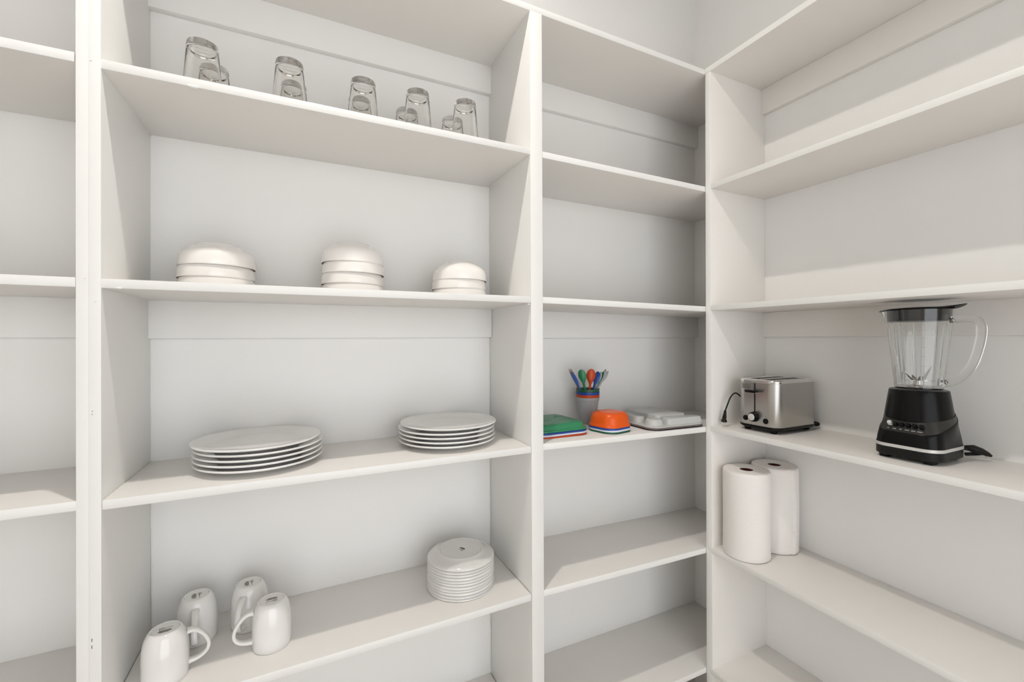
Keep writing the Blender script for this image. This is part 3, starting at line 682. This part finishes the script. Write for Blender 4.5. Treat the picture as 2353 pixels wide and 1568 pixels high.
# jar
jr = obj('jar', lathe(bmesh.new(), [(0.0, 0.1740), (0.0440, 0.1740), (0.0462, 0.1760), (0.0475, 0.195), (0.0540, 0.260), (0.0605, 0.325), (0.0640, 0.3560), (0.0645, 0.3700), (0.0625, 0.3705),
        (0.0618, 0.3560), (0.0583, 0.325), (0.0518, 0.260), (0.0453, 0.196), (0.0435, 0.1790), (0.0, 0.1785)], 72), M_JAR, bl, 40)
jr['label'] = 'clear jar with inner ribs'
for k in range(8):                                          # moulded inner ribs
    a = math.radians(30+45*k); ca, sa = math.cos(a), math.sin(a)
    bm = bmesh.new(); tube(bm, [(0.0440*ca, 0.0440*sa, 0.184), (0.0508*ca, 0.0508*sa, 0.262), (0.0568*ca, 0.0568*sa, 0.326), (0.0588*ca, 0.0588*sa, 0.340)], [0.0036, 0.0034, 0.0030, 0.0010], 8, upv=(ca, sa, 0)); obj('rib', bm, M_JAR, jr, 60)
# spout at +y
bm = bmesh.new()
loft(bm, [[(0.022*math.cos(t_)*0.9, 0.0600+0.004*math.sin(t_), 0.340) for t_ in [math.pi*q/8 for q in range(9)]],
          [(0.024*math.cos(t_), 0.0605+0.010*math.sin(t_), 0.358) for t_ in [math.pi*q/8 for q in range(9)]],
          [(0.026*math.cos(t_), 0.0600+0.0180*math.sin(t_), 0.3700) for t_ in [math.pi*q/8 for q in range(9)]]], False, False, closed=False)
bmesh.ops.solidify(bm, geom=bm.faces[:], thickness=0.0016)
obj('spout', bm, M_JAR, jr, 60)
# handle towards the camera side (-y)
bm = bmesh.new()
P = spline([(0, -0.0610, 0.3450), (0, -0.0780, 0.3455), (0, -0.0960, 0.3450), (0, -0.1080, 0.3390), (0, -0.1135, 0.3240), (0, -0.1120, 0.2980), (0, -0.1065, 0.2680), (0, -0.0975, 0.2370), (0, -0.0830, 0.2120), (0, -0.0650, 0.1960), (0, -0.0480, 0.1900)], 6)
tube(bm, P, 0.0100, 14, flat=0.52, upv=(1, 0, 0)) if False else None
rings = []
for i, p in enumerate(P):
    t_ = (P[min(i+1, len(P)-1)]-P[max(i-1, 0)]).normalized(); nn = Vector((1, 0, 0)).cross(t_)
    ring = []
    for q in range(16):
        a = 2*math.pi*q/16; ca, sa = math.cos(a), math.sin(a)
        ring.append(p + Vector((1, 0, 0))*0.0090*math.copysign(abs(ca)**0.6, ca) + nn*0.0085*math.copysign(abs(sa)**0.6, sa))
    rings.append(ring)
loft(bm, rings); obj('handle', bm, M_JAR, jr, 60)
for z in (0.3440, 0.1930):
    bm = bmesh.new(); bmesh.ops.create_uvsphere(bm, u_segments=16, v_segments=10, radius=0.0040, matrix=Matrix.Translation((0, -0.0655 if z > 0.3 else -0.0535, z))); obj('rivet', bm, M_BLADE, jr, 60)
# graduation lines and print on the jar
for z in (0.205, 0.232, 0.256, 0.278, 0.300, 0.320):
    R_ = 0.0470+(z-0.190)*0.1005+0.0009
    for a0, a1 in ((150, 163), (205, 216)):
        bm = bmesh.new()
        loft(bm, [[(R_*math.cos(math.radians(a)), R_*math.sin(math.radians(a)), z+dz) for a in range(a0, a1)] for dz in (-0.00018, 0.00018)], False, False, closed=False)
        obj('graduation_mark', bm, M_MARK, jr, 60)
# lid
bm = bmesh.new(); lathe(bm, [(0.0, 0.3420), (0.0560, 0.3420), (0.0605, 0.3440), (0.0612, 0.3700), (0.0612, 0.3722), (0.0, 0.3730)], 64); ld_ = obj('lid', bm, M_BLACK, bl, 40)
bm = bmesh.new(); rings = []
n = 96
for sc, dz in ((0.0, 0.0052), (0.5, 0.0048), (0.86, 0.0030), (0.97, 0.0016), (1.0, 0.0006), (0.99, -0.0006), (0.0, -0.0004)):
    ring = []
    for k in range(n):
        a = 2*math.pi*k/n; R_ = 0.0665
        ex = 0.0
        c1 = max(0.0, math.cos(a+math.pi/2)); c2 = max(0.0, math.cos(a-math.pi/2))   # tab at -y, lip at +y
        R2 = R_ + 0.0230*c1**24 + 0.0160*c2**22
        z = 0.3722 + dz + (0.0085*c1**30*(sc**4) if sc > 0.5 else 0) - (0.002*c2**30*sc**4)
        ring.append((max(R2*sc, 1e-5)*math.cos(a), max(R2*sc, 1e-5)*math.sin(a), z))
    rings.append(ring)
loft(bm, rings); obj('lid_rim', bm, M_BLACK, ld_, 50)
# blade assembly
bm = bmesh.new(); lathe(bm, [(0.0, 0.1780), (0.0240, 0.1785), (0.0230, 0.1805), (0.0110, 0.1830), (0.0095, 0.1900), (0.0080, 0.1960), (0.0, 0.1970)], 28); bl_ = obj('blade_hub', bm, M_BLADE, bl, 40)
for a, L_, rise in ((-32, 0.026, 0.036), (150, 0.032, 0.026), (-55, 0.028, 0.0), (125, 0.028, 0.0), (215, 0.018, 0.014), (55, 0.018, 0.012)):
    ca, sa = math.cos(math.radians(a)), math.sin(math.radians(a))
    px_, py_ = -sa, ca
    bm = bmesh.new(); rings = []
    for k, w in ((0.0, 0.0045), (0.3, 0.0048), (0.45, 0.0046), (0.75, 0.0036), (1.0, 0.0006)):
        r_ = 0.004+L_*k; z = 0.1935 + rise*max(0, (k-0.25)/0.75)
        rings.append([(r_*ca+px_*s*w, r_*sa+py_*s*w, z+dz) for s, dz in ((-1, -0.0004), (1, -0.0007), (1, 0.0002), (-1, 0.0006))])
    loft(bm, rings); obj('blade', bm, M_BLADE, bl_, 20)
# gathered cord and plug at the back right
bm = bmesh.new(); tube(bm, spline([(0.066, -0.050, 0.030), (0.082, -0.075, 0.026), (0.096, -0.088, 0.020), (0.100, -0.072, 0.014), (0.086, -0.058, 0.012)], 6), 0.0042, 10); cd2 = obj('power_cord', bm, M_BLACKM, bl, 60)
bm = bmesh.new(); tube(bm, [(0.074, -0.060, 0.032), (0.083, -0.072, 0.029), (0.093, -0.084, 0.024), (0.100, -0.093, 0.018), (0.104, -0.098, 0.014)], [0.0050, 0.0125, 0.0105, 0.0075, 0.0040], 12, flat=0.75); pg = obj('plug', bm, M_BLACKM, cd2, 40)
for q in (0.0, 0.008):
    bm = bmesh.new(); tube(bm, [(0.098+q*0.5, -0.088-q*0.4, 0.014), (0.103+q*0.5, -0.0940-q*0.4, 0.0035)], 0.0011, 6); obj('prong', bm, M_CHROME, pg, 40)

# ------------------------------------------------------------------ paper towel rolls
def towel(first_):
    t = empty('paper_towel_roll', (0, 0, 0)); R0, H = 0.0710, 0.283
    bm = bmesh.new(); rings = []; n = 90; nz = 26
    rnd = random.Random(7 if first_ else 11)
    ph = [rnd.uniform(0, 6.28) for _ in range(6)]
    def rad(a, z):
        r = R0*(1+0.004*math.sin(a*2+ph[0])+0.003*math.sin(3*a+z*20+ph[1])) - 0.0010*math.cos(z*22+ph[2])*0.5
        if not first_:                                        # loose flap of the outer sheet
            d = (a-math.radians(262)-0.10*math.sin(z*16)) % (2*math.pi)
            r += 0.0050*math.exp(-d*2.2)
        return r
    prof = [(0.0, 0.955), (0.0015, 0.985), (0.006, 1.0)] + [(0.006+(H-0.012)*k/nz, 1.0) for k in range(1, nz)] + [(H-0.008, 0.998), (H-0.003, 0.985), (H, 0.955)]
    for z, s in prof: rings.append([(s*rad(2*math.pi*k/n, z)*math.cos(2*math.pi*k/n), s*rad(2*math.pi*k/n, z)*math.sin(2*math.pi*k/n), z) for k in range(n)])
    for s, dz in ((0.80, 0.0006), (0.60, -0.0004), (0.40, 0.0004), (0.30, -0.0005)):
        rings.append([(s*R0*math.cos(2*math.pi*k/n), s*R0*math.sin(2*math.pi*k/n), H+dz) for k in range(n)])
    for s, z in ((0.285, H-0.004), (0.285, 0.004), (0.955, 0.0)):
        rings.append([(s*R0*math.cos(2*math.pi*k/n), s*R0*math.sin(2*math.pi*k/n), z) for k in range(n)])
    loft(bm, rings, False, False); obj('towel_sheets', bm, M_PAPER, t, 55)
    bm = bmesh.new(); rc = R0*0.283
    lathe(bm, [(rc, 0.003), (rc, H-0.0025), (rc-0.0014, H-0.0025), (rc-0.0014, 0.003)], 40, close=True); c = obj('cardboard_tube', bm, M_CORE, t, 40); c['label'] = 'dark maroon cardboard tube'
    return t
for i, (x, y, lab) in enumerate([(0.0735, -0.1015, 'white paper towel roll standing in front, its edge over the shelf front'), (0.2120, -0.1060, 'white paper towel roll standing behind, against the right wall, with a loose outer sheet')]):
    o = towel(i == 0); o.location = (x, y, zright(4, y)+0.0004)
    tag(o, lab, 'paper towels', 'paper towel rolls under the toaster')

# ------------------------------------------------------------------ ceiling fixture above the camera (out of the frame)
cf = empty('ceiling_lamp', (LAMP.x, LAMP.y, ZC))
tag(cf, 'small three-bulb ceiling lamp above the pantry, out of the frame', 'lamp')
bm = bmesh.new(); lathe(bm, [(0.0, -0.03), (0.085, -0.03), (0.095, -0.02), (0.095, -0.0005), (0.0, -0.0005)], 40); obj('canopy', bm, M_CHROME, cf, 40)
for k in range(3):
    a = math.radians(20+120*k); x, y = 0.05*math.cos(a), 0.05*math.sin(a)
    bm = bmesh.new(); lathe(bm, [(0.0, -0.145), (0.012, -0.145), (0.014, -0.10), (0.012, -0.03), (0.0, -0.03)], 20, (x, y, 0)); obj('socket', bm, M_CHROME, cf, 40)
